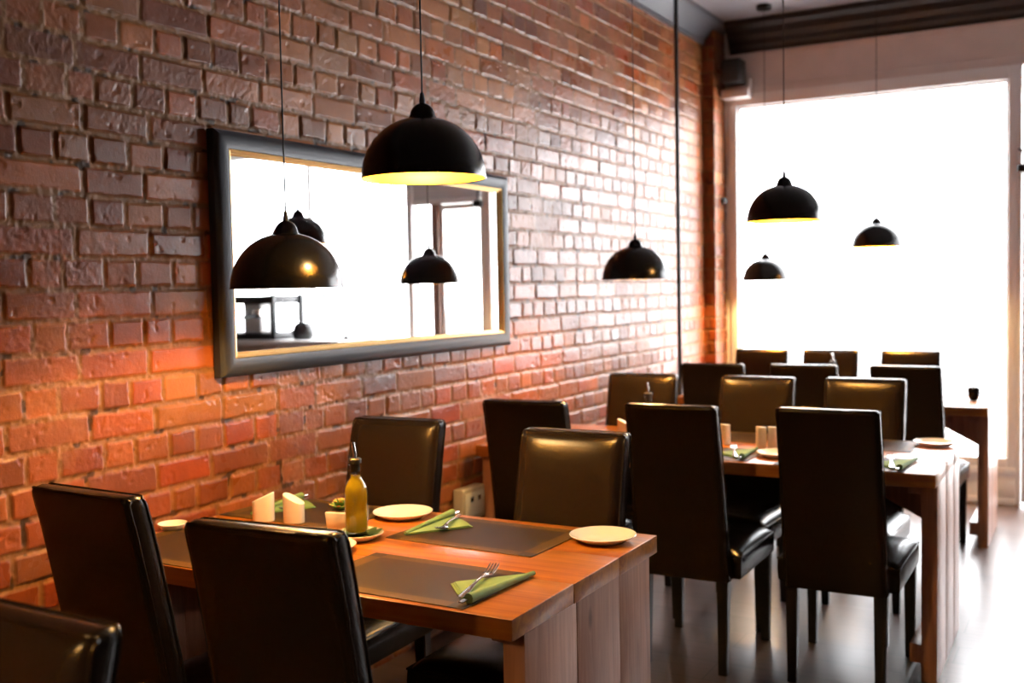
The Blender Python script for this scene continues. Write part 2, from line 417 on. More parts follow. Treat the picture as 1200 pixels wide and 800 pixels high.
# masonry under/around the openings
bm = bmesh.new(); box(bm, (WX-.02, FAR, 0), (WX+.112, FAR+.12, 2.765)); box(bm, (2.95, FAR, 0), (ROOM_RIGHT, FAR+.12, 2.765))
structure(finish(bm, 'wall_far_jamb', M['white_paint']))

def window(name, x0, x1, z0, z1, fw=.062, bars=()):
    bm = bmesh.new(); y0, y1 = FAR-.02, FAR+.06
    box(bm, (x0, y0, z0), (x0+fw, y1, z1), .006); box(bm, (x1-fw, y0, z0), (x1, y1, z1), .006)
    box(bm, (x0+fw, y0, z1-.085), (x1-fw, y1, z1), .006); box(bm, (x0+fw, y0, z0), (x1-fw, y1, z0+.06), .006)
    # stepped inner bead
    b = .016
    box(bm, (x0+fw, y0+.03, z0+.06), (x0+fw+b, y1-.015, z1-.085), .003); box(bm, (x1-fw-b, y0+.03, z0+.06), (x1-fw, y1-.015, z1-.085), .003)
    box(bm, (x0+fw, y0+.03, z1-.085-b), (x1-fw, y1-.015, z1-.085), .003)
    for x in bars: box(bm, (x-.02, y0+.02, z0+.06), (x+.02, y1-.01, z1-.085), .004)
    w = structure(finish(bm, name, M['white_paint']))
    bm = bmesh.new(); box(bm, (x0+fw-.005, FAR+.018, z0+.05), (x1-fw+.005, FAR+.024, z1-.08))
    finish(bm, 'pane', M['pane'], w, smooth=False)
    return w
window('window_1', WX+.112, -.44, .24, 2.765, .052)
window('window_2', .29, 2.95, .24, 2.765, .035, bars=(1.38,))
def kick(name, x0, x1, stiles):
    bm = bmesh.new(); box(bm, (x0, FAR-.01, 0), (x1, FAR+.08, .24))
    box(bm, (x0, FAR-.025, 0), (x1, FAR-.01, .045), .003); box(bm, (x0, FAR-.03, .195), (x1, FAR-.01, .24), .004)
    for a, b in stiles: box(bm, (a, FAR-.022, .045), (b, FAR-.01, .195), .003)
    return structure(finish(bm, name, M['white_paint']))
kick('baseboard_far', WX+.112, -.44, [(WX+.112, WX+.16), (-1.45, -1.37), (-.60, -.44)])
kick('baseboard_right_window', .29, 2.95, [(.29, .42), (1.3, 1.4), (2.8, 2.95)])
# entrance between the two windows
bm = bmesh.new()
box(bm, (-.44, FAR-.02, 0), (-.415, FAR+.08, 2.765), .004); box(bm, (.265, FAR-.02, 0), (.29, FAR+.08, 2.765), .004)
box(bm, (-.40, FAR-.02, 2.62), (.26, FAR+.06, 2.765), .004)
box(bm, (-.40, FAR-.02, 2.14), (.26, FAR+.06, 2.18), .004)
dr = structure(finish(bm, 'door_1', M['white_paint']))
bm = bmesh.new(); box(bm, (-.40, FAR+.0, 2.18), (.26, FAR+.03, 2.36)); finish(bm, 'transom_board', M['porch_grey'], dr, smooth=False)
bm = bmesh.new(); box(bm, (-.40, FAR+.015, 2.36), (.26, FAR+.021, 2.62)); finish(bm, 'transom_pane', M['pane'], dr, smooth=False)
bm = bmesh.new(); box(bm, (.0, FAR-.03, .0), (.07, FAR+.05, 2.14), .005); finish(bm, 'door_post', M['door_brown'], dr)
bm = bmesh.new()
box(bm, (-.412, FAR+.0, .02), (-.382, FAR+.04, 2.135), .004); box(bm, (-.032, FAR+.0, .02), (-.002, FAR+.04, 2.135), .004)
box(bm, (-.382, FAR, .02), (-.032, FAR+.04, .25), .004); box(bm, (-.382, FAR, 2.09), (-.032, FAR+.04, 2.135), .004)
leaf = finish(bm, 'door_leaf', M['white_paint'], dr)
bm = bmesh.new(); box(bm, (-.382, FAR+.017, .25), (-.032, FAR+.023, 2.09)); finish(bm, 'door_pane', M['pane'], leaf, smooth=False)
bm = bmesh.new(); tube(bm, [(-.075, FAR-.005, .95), (-.075, FAR-.05, .97), (-.075, FAR-.05, 1.25), (-.075, FAR-.005, 1.27)], .009, 10); finish(bm, 'door_handle', M['chrome'], leaf)
bm = bmesh.new(); box(bm, (.07, FAR+.015, .0), (.26, FAR+.021, 2.14)); finish(bm, 'side_pane', M['pane'], dr, smooth=False)
bm = bmesh.new()
box(bm, (-.44, FAR-.075, 2.095), (-.36, FAR-.025, 2.145), .012, 3); tube(bm, [(-.40, FAR-.05, 2.145), (-.40, FAR-.05, 2.22), (-.43, FAR-.03, 2.24), (-.43, FAR-.018, 2.24)], .008, 8)
tag(finish(bm, 'door_closer', M['black_plastic']), 'small black closer arm fixed beside the entrance door head', 'door closer')
# outside
bm = bmesh.new(); box(bm, (-14, FAR+.1, -.16), (16, 26, -.04)); structure(finish(bm, 'pavement', M['pavement'], smooth=False))

# ------------------------------------------------------------------ chair
CH_H = 1.005; LEAN = .125
def lean(z):            # how far the back tips away from the sitter at height z
    t = max(0.0, (z-.33)/(CH_H-.33)); return LEAN*(t*.75+.25*t*t)
def make_chair(label):
    t = thing('dining_chair', label, 'chair', group=None)
    # seat cushion, domed
    bm = bmesh.new(); nx, ny = 20, 22; W, y0, y1, zb, zt = .205, -.19, .245, .352, .456
    top = []
    for i in range(nx+1):
        row = []
        for j in range(ny+1):
            u = -1+2*i/nx; v = -1+2*j/ny
            puff = .019*(1-abs(u)**3.0)*(1-abs(v)**3.5)
            cr = .010*max(0, (abs(u)-.86)/.14)**2+.010*max(0, (abs(v)-.86)/.14)**2
            wr = .0025*math.sin(9*u+4*v)*math.exp(-((v+.5)**2)*4)
            row.append(bm.verts.new((u*W, y0+(v+1)/2*(y1-y0), zt+puff-cr+wr)))
        top.append(row)
    for i in range(nx):
        for j in range(ny): bm.faces.new((top[i][j], top[i+1][j], top[i+1][j+1], top[i][j+1]))
    loop = [top[i][0] for i in range(nx)]+[top[nx][j] for j in range(ny)]+[top[i][ny] for i in range(nx, 0, -1)]+[top[0][j] for j in range(ny, 0, -1)]
    prev = loop
    for off, z in ((.006, zt-.018), (.008, zt-.05), (.006, zb+.01), (.0, zb)):
        ring = []
        for v in loop:
            dx = off*(1 if v.co.x > W-.001 else -1 if v.co.x < -W+.001 else 0); dy = off*(1 if v.co.y > y1-.001 else -1 if v.co.y < y0+.001 else 0)
            ring.append(bm.verts.new((v.co.x+dx, v.co.y+dy, z)))
        for k in range(len(ring)):
            l = (k+1) % len(ring); bm.faces.new((prev[k], prev[l], ring[l], ring[k]))
        prev = ring
    bm.faces.new(prev[::-1])
    seat = finish(bm, 'seat', M['leather'], t, angle=60)
    bm = bmesh.new()
    pts = []
    for (x, y) in [(-W, y0), (W, y0), (W, y1), (-W, y1)]: pts.append((x, y))
    pl = []
    for k in range(4):
        a, b = pts[k], pts[(k+1) % 4]
        for s in range(8): pl.append((a[0]+(b[0]-a[0])*s/8, a[1]+(b[1]-a[1])*s/8, zt-.019+.0))
    pl = [(x*1.033, (y-(y0+y1)/2)*1.03+(y0+y1)/2, z) for x, y, z in pl]
    tube(bm, pl, .0038, 6, closed=True); finish(bm, 'piping', M['leather'], seat, angle=60)
    # backrest: padded front, plain back, leaning
    bm = bmesh.new(); W2, TH = .170, .058; zlo = .350; nz = 30; nx = 22
    def backpt(u, z, s):   # s=0 front, 1 rear
        v = (z-zlo)/(CH_H-zlo); vv = -1+2*v
        wv = W2*(1.0+.03*(1-v))
        # rounded outline at the top corners
        zc = z-.006*max(0, (abs(u)-.93)/.07)**2*(v > .9)
        yf = -.187-lean(z)
        if s == 0: y = yf+.019*(1-abs(u)**7)*(1-abs(vv)**12)-.007*max(0, (abs(u)-.90)/.10)**2-.007*max(0, (vv-.955)/.045)**2
        else: y = yf-TH-.004*(1-abs(u)**6)+.008*max(0, (abs(u)-.93)/.07)**2+.006*max(0, (vv-.97)/.03)**2
        return (u*wv, y, zc)
    us = [-1, -.985, -.96, -.93, -.88]+[-.8+1.6*i/14 for i in range(15)]+[.88, .93, .96, .985, 1]
    vz = [0, .02]+[.06+.84*i/16 for i in range(17)]+[.94, .965, .98, .992, 1]
    G = []
    for s in (0, 1): G.append([[bm.verts.new(backpt(u, zlo+v*(CH_H-zlo), s)) for v in vz] for u in us])
    for s in (0, 1):
        for i in range(len(us)-1):
            for j in range(len(vz)-1): bm.faces.new((G[s][i][j], G[s][i+1][j], G[s][i+1][j+1], G[s][i][j+1]))
    nu, nv = len(us), len(vz)
    per = [(i, 0) for i in range(nu-1)]+[(nu-1, j) for j in range(nv-1)]+[(i, nv-1) for i in range(nu-1, 0, -1)]+[(0, j) for j in range(nv-1, 0, -1)]
    # the rim bulges a little between the two seams
    mid = []
    for (i, j) in per:
        a = G[0][i][j].co; b = G[1][i][j].co; c = (a+b)/2
        c.x += .004*(1 if i == nu-1 else -1 if i == 0 else 0); c.z += .004*(1 if j == nv-1 else 0)
        mid.append(bm.verts.new(c))
    for k in range(len(per)):
        l = (k+1) % len(per); i, j = per[k]; p, q = per[l]
        bm.faces.new((G[0][i][j], G[0][p][q], mid[l], mid[k])); bm.faces.new((mid[k], mid[l], G[1][p][q], G[1][i][j]))
    per2 = [(nu-1, j) for j in range(nv-1)]+[(i, nv-1) for i in range(nu-1, 0, -1)]+[(0, j) for j in range(nv-1, -1, -1)]
    ppath = [[G[s][i][j].co.copy() for (i, j) in per2] for s in (0, 1)]
    back = finish(bm, 'backrest', M['leather'], t, angle=50)
    bm = bmesh.new()
    for s in (0, 1): tube(bm, ppath[s], .0034, 6)
    finish(bm, 'piping', M['leather'], back, angle=60)
    # legs, tapered
    def leg(x, y, ztop, a, b, dy):
        bm = bmesh.new(); v0 = []; v1 = []
        for sx, sy in ((-1, -1), (1, -1), (1, 1), (-1, 1)):
            v1.append(bm.verts.new((x+sx*a, y+sy*a, ztop))); v0.append(bm.verts.new((x+sx*b-(x/abs(x))*0.0, y+dy+sy*b, 0)))
        for k in range(4): bm.faces.new((v0[k], v0[(k+1) % 4], v1[(k+1) % 4], v1[k]))
        bm.faces.new(v0[::-1]); bm.faces.new(v1)
        bmesh.ops.bevel(bm, geom=[e for e in bm.edges if abs(e.verts[0].co.z-e.verts[1].co.z) > .1], offset=.003, segments=2, affect='EDGES')
        finish(bm, 'leg', M['chair_leg'], t, angle=40)
    for s in (-1, 1):
        leg(s*.184, .222, .358, .021, .016, .0)
        leg(s*.152, -.216, .36, .021, .016, -.012)
    return t
GRP = None
spots = [  # x, y, yaw, label
    (-1.95, 1.90, -3, 'black-backed leather chair at the near table, nearer the brick wall, seen from behind'),
    (-1.375, 1.795, 4.2, 'black-backed leather chair at the near table, in front of the oil bottle, seen from behind'),
    (-2.045, 2.545, 182, 'brown leather chair facing us beside the wall, behind the oil bottle and cream plate'),
    (-1.375, 2.49, 179, 'brown leather chair facing us behind the cream plate on the near table corner'),
    (-1.93, 3.86, 2, 'black leather chair pulled up to the middle table right beside the wall socket box'),
    (-1.345, 3.915, 0, 'black leather chair seen from behind at the middle of the middle table'),
    (-.80, 3.965, 0, 'black leather chair seen from behind at the open end of the middle table'),
    (-1.925, 4.455, 183, 'brown leather chair on the far side of the middle table, closest to the brick wall'),
    (-1.385, 4.455, 178, 'brown leather chair at the centre of the far side of the middle table'),
    (-.905, 4.49, 179, 'brown leather chair on the far side of the middle table, behind its end place setting'),
    (-1.85, 5.86, 3, 'black-backed chair at the window table, closest to the brick wall and black conduit'),
    (-1.375, 5.90, 4, 'black-backed chair at the centre of the near side of the window table'),
    (-.828, 5.93, -3, 'black-backed chair at the open end of the window table, beside the dark cup'),
    (-1.925, 6.485, 180, 'grey-brown chair against the window, nearest the brick pier'),
    (-1.485, 6.50, 180, 'tan-lit chair against the window, middle of three behind the window table'),
    (-1.00, 6.485, 180, 'brown chair against the window, behind the open end of the window table'),
    (-1.290, .568, 179, 'brown leather chair cut off at the lower left corner, nearest of all the chairs'),
]
proto = None
for i, (x, y, a, lab) in enumerate(spots):
    if proto is None:
        proto = make_chair(lab); proto.location = (x, y, 0); proto.rotation_euler = (0, 0, math.radians(a))
        proto['group'] = 'leather dining chairs'
    else: dup(proto, (x, y, 0), math.radians(a), lab, 'leather dining chairs')

# ------------------------------------------------------------------ tables
TZ = .76; TT = .047
def make_table(label, x0, x1, y0, y1, seed):
    rnd = random.Random(seed)
    cx, cy = (x0+x1)/2, (y0+y1)/2; hx, hy = (x1-x0)/2, (y1-y0)/2
    t = thing('dining_table', label, 'table', (cx, cy, 0), 0, 'plank dining tables')
    bm = bmesh.new(); cuts = [-hy, -hy+.36*2*hy, -hy+.68*2*hy, hy]
    for k in range(3):
        e0, e1 = rnd.uniform(-.0012, .0012), rnd.uniform(-.0012, .0012); dz = rnd.uniform(-.0012, .0012)
        box(bm, (-hx+e0, cuts[k]+.0004, TZ-TT+dz), (hx-e1, cuts[k+1]-.0004, TZ+(dz*.3)), .0022, 2)
    finish(bm, 'tabletop', M['table_top'], t)
    for s in (-1, 1):
        bm = bmesh.new(); w = 2*(hy-.055); cut = [0, .36, .71, 1.0]
        for k in range(3):
            a = -hy+.055+w*cut[k]; b = -hy+.055+w*cut[k+1]; o = rnd.uniform(0, .0012)
            xa, xb = (hx-.055, hx-.0015-o) if s > 0 else (-hx+.0015+o, -hx+.055)
            box(bm, (xa, a+.0003, 0), (xb, b-.0003, TZ-TT), .0018, 2)
        finish(bm, 'end_panel', M['table_end'], t)
        for nm, z0, z1, th in (('upper_batten', TZ-TT-.040, TZ-TT, .05), ('lower_batten', .055, .125, .045)):
            bm = bmesh.new(); xa, xb = (hx-.055-th, hx-.055) if s > 0 else (-hx+.055, -hx+.055+th)
            box(bm, (xa, -hy+.09, z0), (xb, hy-.09, z1), .004, 2); finish(bm, nm, M['table_end'], t)
        bm = bmesh.new(); xa, xb = (hx-.36, hx-.055) if s > 0 else (-hx+.055, -hx+.36)
        if s > 0: poly = [(hx-.055, .50), (hx-.055, TZ-TT), (hx-.36, TZ-TT), (hx-.36, .66)]
        else: poly = [(-hx+.055, .50), (-hx+.36, .66), (-hx+.36, TZ-TT), (-hx+.055, TZ-TT)]
        a = [bm.verts.new((x, -.016, z)) for x, z in poly]; b = [bm.verts.new((x, .016, z)) for x, z in poly]
        bm.faces.new(a); bm.faces.new(b[::-1])
        for k in range(4): bm.faces.new((a[k], a[(k+1) % 4], b[(k+1) % 4], b[k]))
        finish(bm, 'brace_board', M['table_end'], t)
    return t
make_table('orange-brown plank table nearest the camera with an oil bottle on it', -2.362, -1.042, 1.842, 2.655, 1)
make_table('orange-brown plank table in the middle of the row, three chairs on each side', -2.36, -.486, 3.875, 4.668, 2)
make_table('plank table by the shop window with a dark cup near its end', -2.24, -.497, 6.02, 6.70, 3)

# ------------------------------------------------------------------ pendant lamps
def make_pendant(label, drop):
    """origin at the shade's rim; drop = cord length up to the ceiling"""
    t = thing('pendant_lamp', label, 'lamp', group='dome pendant lamps')
    R0, H = .150, .146
    out = [(R0*math.cos(a)**.92 if a < PI/2-.001 else 0, H*math.sin(a)) for a in [PI/2*i/22 for i in range(23)]]
    out = [(max(r, 0), z) for r, z in out]
    bm = bmesh.new()
    th = .0018
    prof = [(R0-th, 0), (R0+.0012, -.0012), (R0+.0012, .004)]+[(r, z) for r, z in out if r > .012]+[(0.0, H)]
    lathe(bm, prof, 64); sh = finish(bm, 'shade', M['black_metal'], t, angle=50)
    bm = bmesh.new(); inn = [(R0-.0022, .0002)]+[(max(r-.0030, 0), z-.0025) for r, z in out[1:]]
    inn[-1] = (0, H-.003); lathe(bm, inn, 64); finish(bm, 'lining', M['gold'], sh, angle=60)
    bm = bmesh.new(); lathe(bm, [(.034, H-.008), (.034, H-.002)]+[(.031*math.cos(a), H+.034*math.sin(a)) for a in [PI/2*i/10 for i in range(1, 10)]]+[(.006, H+.034), (.006, H+.036), (0, H+.036)], 32); finish(bm, 'cap', M['black_metal'], t, angle=50)
    bm = bmesh.new(); lathe(bm, [(.0075, H+.033), (.0075, H+.040), (.0045, H+.058), (0, H+.058)], 16); finish(bm, 'cord_grip', M['black_plastic'], t)
    bm = bmesh.new(); tube(bm, [(0, 0, H+.05), (0, 0, drop-.02)], .0022, 8); finish(bm, 'cord', M['cord'], t)
    bm = bmesh.new(); lathe(bm, [(0, drop-.028), (.046, drop-.028), (.050, drop-.024), (.050, drop-.002), (0, drop-.002)], 32); finish(bm, 'ceiling_rose', M['black_metal'], t)
    bm = bmesh.new(); lathe(bm, [(0, H-.004), (.016, H-.004), (.016, H-.045), (.013, H-.050), (0, H-.050)], 20); finish(bm, 'lamp_holder', M['black_plastic'], t)
    bm = bmesh.new(); bmesh.ops.create_uvsphere(bm, u_segments=20, v_segments=12, radius=.024, matrix=Matrix.Translation((0, 0, H-.072))); finish(bm, 'bulb', M['bulb'], t, angle=180)
    return t
pend = [
    (-1.897, 2.166, 1.452, 'low black dome pendant in front of the mirror, left of the higher one'),
    (-1.418, 2.118, 1.707, 'high black dome pendant over the near table with its gold inside showing widest'),
    (-1.815, 4.40, 1.470, 'low black dome pendant hanging against the brick wall over the middle table'),
    (-1.105, 4.25, 1.688, 'high black dome pendant over the middle table, gold rim visible against the window'),
    (-1.187, 6.74, 1.648, 'small-looking dome pendant high over the window table, at the right of the window'),
    (-1.915, 6.88, 1.456, 'small-looking dome pendant hanging lowest against the window over the window table'),
    (-1.36, .02, 1.60, 'added unseen black dome pendant lighting the nearest chair, beyond the left picture edge'),  # extra lamp outside the view, added to light the nearest chair's front
]
for i, (x, y, z, lab) in enumerate(pend):
    p = make_pendant(lab, CEIL-z); p.location = (x, y, z)

# ------------------------------------------------------------------ mirror on the brick wall
t = thing('wall_mirror', 'large rectangular mirror with a dark slate frame on the brick wall', 'mirror', (WX, 3.293, 1.5625))
hy, hz = .913, .3835
prof = [(0, 0), (0, .004), (0.0, .026), (.006, .034), (.018, .040), (.040, .042), (.056, .036), (.060, .030), (.060, 0)]   # (inwards, out of the wall)
bm = bmesh.new(); rings = []
for sy, sz in ((-1, -1), (1, -1), (1, 1), (-1, 1)): rings.append([bm.verts.new((d, sy*(hy-w), sz*(hz-w))) for w, d in prof])
for k in range(4):
    a, b = rings[k], rings[(k+1) % 4]
    for i in range(len(prof)): j = (i+1) % len(prof); bm.faces.new((a[i], a[j], b[j], b[i]))
finish(bm, 'frame', M['frame'], t, angle=30)
bm = bmesh.new(); rings = []; prof = [(.056, .010), (.056, .033), (.060, .036), (.066, .033), (.068, .026), (.073, .024), (.076, .020), (.076, .010)]
for sy, sz in ((-1, -1), (1, -1), (1, 1), (-1, 1)): rings.append([bm.verts.new((d, sy*(hy-w), sz*(hz-w))) for w, d in prof])
for k in range(4):
    a, b = rings[k], rings[(k+1) % 4]
    for i in range(len(prof)): j = (i+1) % len(prof); bm.faces.new((a[i], a[j], b[j], b[i]))
finish(bm, 'gilt_liner', M['gilt'], t, angle=30)
bm = bmesh.new(); box(bm, (.012, -hy+.06, -hz+.06), (.019, hy-.06, hz-.06)); finish(bm, 'mirror_glass', M['silver'], t, smooth=False)

# ------------------------------------------------------------------ wall fittings
PX, PY = -2.262, 6.18
bm = bmesh.new(); tube(bm, [(PX, PY, .0), (PX, PY, CEIL-.002)], .014, 12)
cd = tag(finish(bm, 'conduit_pipe', M['black_plastic']), 'thin black vertical conduit pipe along the brick wall near the window', 'pipe')
for z in (.5,):
    bm = bmesh.new(); box(bm, (WX-.006, PY-.012, z-.008), (PX, PY+.012, z+.008), .003); finish(bm, 'pipe_clip', M['black_plastic'], cd)
t = thing('socket_box', 'cream plastic socket box low on the brick wall behind the near table', 'socket', (WX, 3.83, .515))
bm = bmesh.new(); box(bm, (-.004, -.09, -.07), (.048, .09, .07), .006, 3); finish(bm, 'body', M['pale_plastic'], t)
bm = bmesh.new(); box(bm, (.047, -.075, -.05), (.053, .075, .05), .003); finish(bm, 'face_plate', M['ceramic'], t)
for y in (-.03, .03):
    bm = bmesh.new(); box(bm, (.052, y-.012, .012), (.058, y+.012, .034), .002); finish(bm, 'rocker_switch', M['chrome'], t)
t = thing('loudspeaker', 'small black loudspeaker high in the corner beside the window beam', 'speaker', (-2.20, 7.14, 2.895))
bm = bmesh.new(); box(bm, (-.062, -.075, -.08), (.062, .075, .08), .008, 3); finish(bm, 'cabinet', M['black_plastic'], t)
bm = bmesh.new(); box(bm, (-.055, -.082, -.073), (.055, -.075, .073), .003); finish(bm, 'grille', M['cord'], t)
bm = bmesh.new(); tube(bm, [(0, .07, 0), (0, .15, 0)], .014, 10); finish(bm, 'bracket', M['black_metal'], t)
bm = bmesh.new(); box(bm, (-2.30, 7.16, 2.725), (-2.11, 7.288, 2.79), .006, 2); box(bm, (-2.145, 7.22, 2.79), (-2.11, 7.288, 2.86), .004)
tag(finish(bm, 'cable_box', M['beam_paint']), 'off-white boxed ledge directly under the black loudspeaker', 'box')
bm = bmesh.new(); lathe(bm, [(0, 0), (.02, 0), (.026, .012), (.024, .03), (.012, .042), (0, .044)], 20)
bmesh.ops.rotate(bm, verts=bm.verts, cent=(0, 0, 0), matrix=Matrix.Rotation(PI/2, 3, 'Y')); bmesh.ops.translate(bm, verts=bm.verts, vec=(WX+.070, 7.20, 2.02))
tag(finish(bm, 'door_bell', M['black_plastic']), 'small round black knob fixed on the pier at the window edge', 'knob')

# ------------------------------------------------------------------ tableware
ZT = TZ+.0015
mw, mh = .232, .152
def placemat(x, y, lab, rz=0):
    bm = bmesh.new(); box(bm, (-mw, -mh, 0), (mw, mh, .0022), .0008, 1)
    o = finish(bm, 'placemat', M['placemat']); o.location = (x, y, ZT-.001); o.rotation_euler = (0, 0, math.radians(rz))
    return tag(o, lab, 'placemat', 'woven placemats')
placemat(-1.398, 2.012, 'dark woven placemat at the open end of the near table, under the nearest napkin', -1)
placemat(-1.468, 2.458, 'dark woven placemat on the near table between two cream plates', -2)
placemat(-2.118, 2.490, 'dark woven placemat at the far wall corner of the near table, behind the white shakers', -1)
placemat(-2.100, 2.000, 'dark woven placemat at the near wall corner of the near table, between two chair backs')
placemat(-.825, 4.030, 'placemat at the open end of the middle table on its near side')
placemat(-1.395, 4.050, 'placemat on the near side of the middle table, behind its middle chair')
placemat(-.870, 4.500, 'placemat at the open end of the middle table on its far side')
placemat(-1.47, 4.510, 'placemat at the middle of the far side of the middle table')

def plate_mesh(name, r, mat):
    bm = bmesh.new()
    prof = [(0, .003), (r*.60, .003), (r*.68, .006), (r*.95, .0165), (r*.985, .0185), (r, .0175), (r*.985, .0155), (r*.72, .003), (r*.66, 0), (r*.60, 0), (r*.58, .0012), (0, .0012)]
    lathe(bm, prof, 56); return finish(bm, name, mat, angle=40)
def plate(x, y, lab, r=.09, name='side_plate', cat='plate', z=ZT, group='cream side plates'):
    o = plate_mesh(name, r, M['plate']); o.location = (x, y, z); return tag(o, lab, cat, group)
plate(-1.150, 2.535, 'cream side plate at the open corner of the near table')
plate(-1.815, 2.555, 'cream side plate behind the oil bottle on the near table')
plate(-1.765, 2.125, 'cream side plate mostly hidden behind a chair back, in front of the oil saucer', .085)
plate(-2.335, 2.140, 'little cream dish against the brick wall on the near table, glimpsed between chairs', .042, 'small_dish', 'dish', ZT, 'small dishes')
plate(-.575, 4.575, 'cream side plate at the open far corner of the middle table', .085)
plate(-1.085, 4.065, 'cream side plate on the near side of the middle table, between two chair backs', .085)
plate(-1.165, 4.535, 'cream side plate on the far side of the middle table, behind the shaker pair', .08)
plate(-1.765, 2.275, 'small cream saucer under the oil bottle', .068, 'saucer', 'saucer', ZT, 'saucers')

def napkin(lab, x, y, rz, mirror=1, name='folded_napkin'):
    """triangular fold with one rolled edge; local frame: rolled edge from (0,-.13) to (.02,.13), point at (-.11,-.02)"""
    bm = bmesh.new()
    A, B, Cc_ = (-.112, -.018), (.0, -.128), (.022, .130)
    for k, (d, z0, z1) in enumerate(((0, 0, .0016), (.006, .002, .0034), (.012, .0038, .0054))):
        sub = []
        for p in (A, (-.06, -.075), B, Cc_, (-.048, .055)): sub.append((p[0]*(1-d*3)+.002*k, p[1]*(1-d*2)+.003*k))
        prism(bm, sub, z0, z1)
    n = 12; pts = []; rad = []
    for i in range(n+1):
        s = i/n; pts.append((B[0]+(Cc_[0]-B[0])*s+.004, B[1]+(Cc_[1]-B[1])*s, .0115-.0060*s)); rad.append(.0115-.0062*s)
    tube(bm, pts, rad, 10)
    o = finish(bm, name, M['napkin'], angle=40); o.location = (x, y, ZT+.002); o.rotation_euler = (0, 0, math.radians(rz))
    return tag(o, lab, 'napkin', 'green folded napkins')
def fork(lab, x, y, z, rz, pitch=0):
    bm = bmesh.new()
    # handle end at y=-.1, tines to +y
    pts = [(-.105, .002), (-.100, .002), (-.06, .004), (-.02, .0075), (.02, .009), (.045, .006), (.056, .0045), (.066, .005)]
    wid = [.004, .0075, .0065, .004, .0032, .006, .011, .0115]
    ribbon(bm, pts, wid, [.0018]*len(pts))
    for k in range(4):
        xx = -.0092+.00613*k
        tube(bm, [(xx, .064, .005), (xx, .082, .0075), (xx, .100, .013), (xx, .107, .0165)], [.0021, .0021, .0018, .0009], 6)
    o = finish(bm, 'fork', M['chrome'], angle=40); o.scale = (1.15, 1.1, 1.1); o.location = (x, y, z); o.rotation_euler = (math.radians(pitch), 0, math.radians(rz))
    return tag(o, lab, 'fork', 'forks on napkins')
def knife(lab, x, y, z, rz):
    bm = bmesh.new()
    pts = [(-.108, 0), (-.103, 0), (-.05, 0), (-.005, 0), (0, 0), (.03, 0), (.08, 0), (.102, 0), (.108, 0)]
    wid = [.004, .0065, .006, .005, .005, .0056, .0050, .0036, .0012]; th = [.003, .0045, .0045, .004, .002, .0016, .0014, .001, .0006]
    ribbon(bm, pts, wid, th); o = finish(bm, 'table_knife', M['chrome'], angle=40); o.location = (x, y, z); o.rotation_euler = (0, 0, math.radians(rz))
    return tag(o, lab, 'knife', 'knives on napkins')
def setting(where, x, y, rz):
    a = math.radians(rz); c, s = math.cos(a), math.sin(a)
    P = lambda u, v: (x+u*c-v*s, y+u*s+v*c)
    napkin('green folded napkin '+where, x, y, rz)
    px, py = P(-.044, -.008); fork('steel fork on the green napkin '+where, px, py, ZT+.0085, rz+11)
    px, py = P(.0075, -.047); knife('steel knife inside the napkin roll '+where, px, py, ZT+.0118, rz-4.87)
setting('at the open end of the near table', -1.180, 2.018, 0)
setting('beside the oil saucer on the near table', -1.655, 2.485, 187)
setting('behind the white shakers by the wall', -2.245, 2.505, 190)
setting('at the open end of the middle table', -.615, 4.035, 0)
setting('between two chair backs on the middle table', -1.215, 4.060, 8)

# oil bottles
def oil_bottle(lab, x, y, z=ZT, hero=True):
    t = thing('oil_bottle', lab, 'bottle', (x, y, z), .4, 'oil bottles')
    bm = bmesh.new()
    prof = [(0, 0), (.028, 0), (.0325, .004), (.0330, .010), (.0330, .112), (.0325, .122), (.029, .134), (.021, .147), (.0160, .156), (.0150, .166), (.0150, .188), (.0165, .189), (.0165, .195), (.0150, .195)]
    lathe(bm, prof, 40); g = finish(bm, 'glass', M['bottle_glass'], t, angle=40)
    bm = bmesh.new(); lathe(bm, [(0, .006), (.0255, .007), (.0300, .013), (.0300, .112), (.0295, .121), (.0265, .132), (.0185, .146), (.0135, .154), (.0125, .162), (.0, .162)], 40)
    finish(bm, 'oil', M['oil'], t, angle=40)
    bm = bmesh.new(); lathe(bm, [(0, .172), (.0130, .172), (.0130, .194), (.0175, .195), (.0178, .206), (.0150, .209), (0, .209)], 28); finish(bm, 'stopper', M['black_plastic'], t)
    bm = bmesh.new(); tube(bm, [(0, 0, .205), (0, 0, .222), (-.002, 0, .235), (-.005, 0, .252)], [.0062, .0052, .0045, .0052], 12); finish(bm, 'pourer', M['chrome'], t)
    return t
oil_bottle('olive oil bottle with steel pourer standing on a saucer on the near table', -1.778, 2.283, ZT+.0115)
# green napkin under the bottle
bm = bmesh.new()
for lay, (rot, sz, off) in enumerate(((.1, .050, 0), (.55, .046, .0016))):
    n = 14; g = []
    for i in range(n+1):
        row = []
        for j in range(n+1):
            x, y = sz*(-1+2*i/n), sz*(-1+2*j/n); r = math.hypot(x, y)
            z = off+max(0, r-.036)*.52+.0012*math.sin(x*190+lay)*math.sin(y*170)*(r > .034)
            row.append(bm.verts.new((x*math.cos(rot)-y*math.sin(rot), x*math.sin(rot)+y*math.cos(rot), z)))
        g.append(row)
    fs = [bm.faces.new((g[i][j], g[i+1][j], g[i+1][j+1], g[i][j+1])) for i in range(n) for j in range(n)]
    bmesh.ops.solidify(bm, geom=fs, thickness=.0008)
o = finish(bm, 'paper_napkin', M['napkin']); o.location = (-1.765, 2.275, ZT+.0055); tag(o, 'crumpled green paper napkin between the saucer and the oil bottle', 'napkin')
oil_bottle('oil bottle on the middle table, only its pourer tip showing above a chair back', -1.715, 4.285)
oil_bottle('oil bottle on the window table, only its pourer tip showing before the tan chair', -1.375, 6.38)

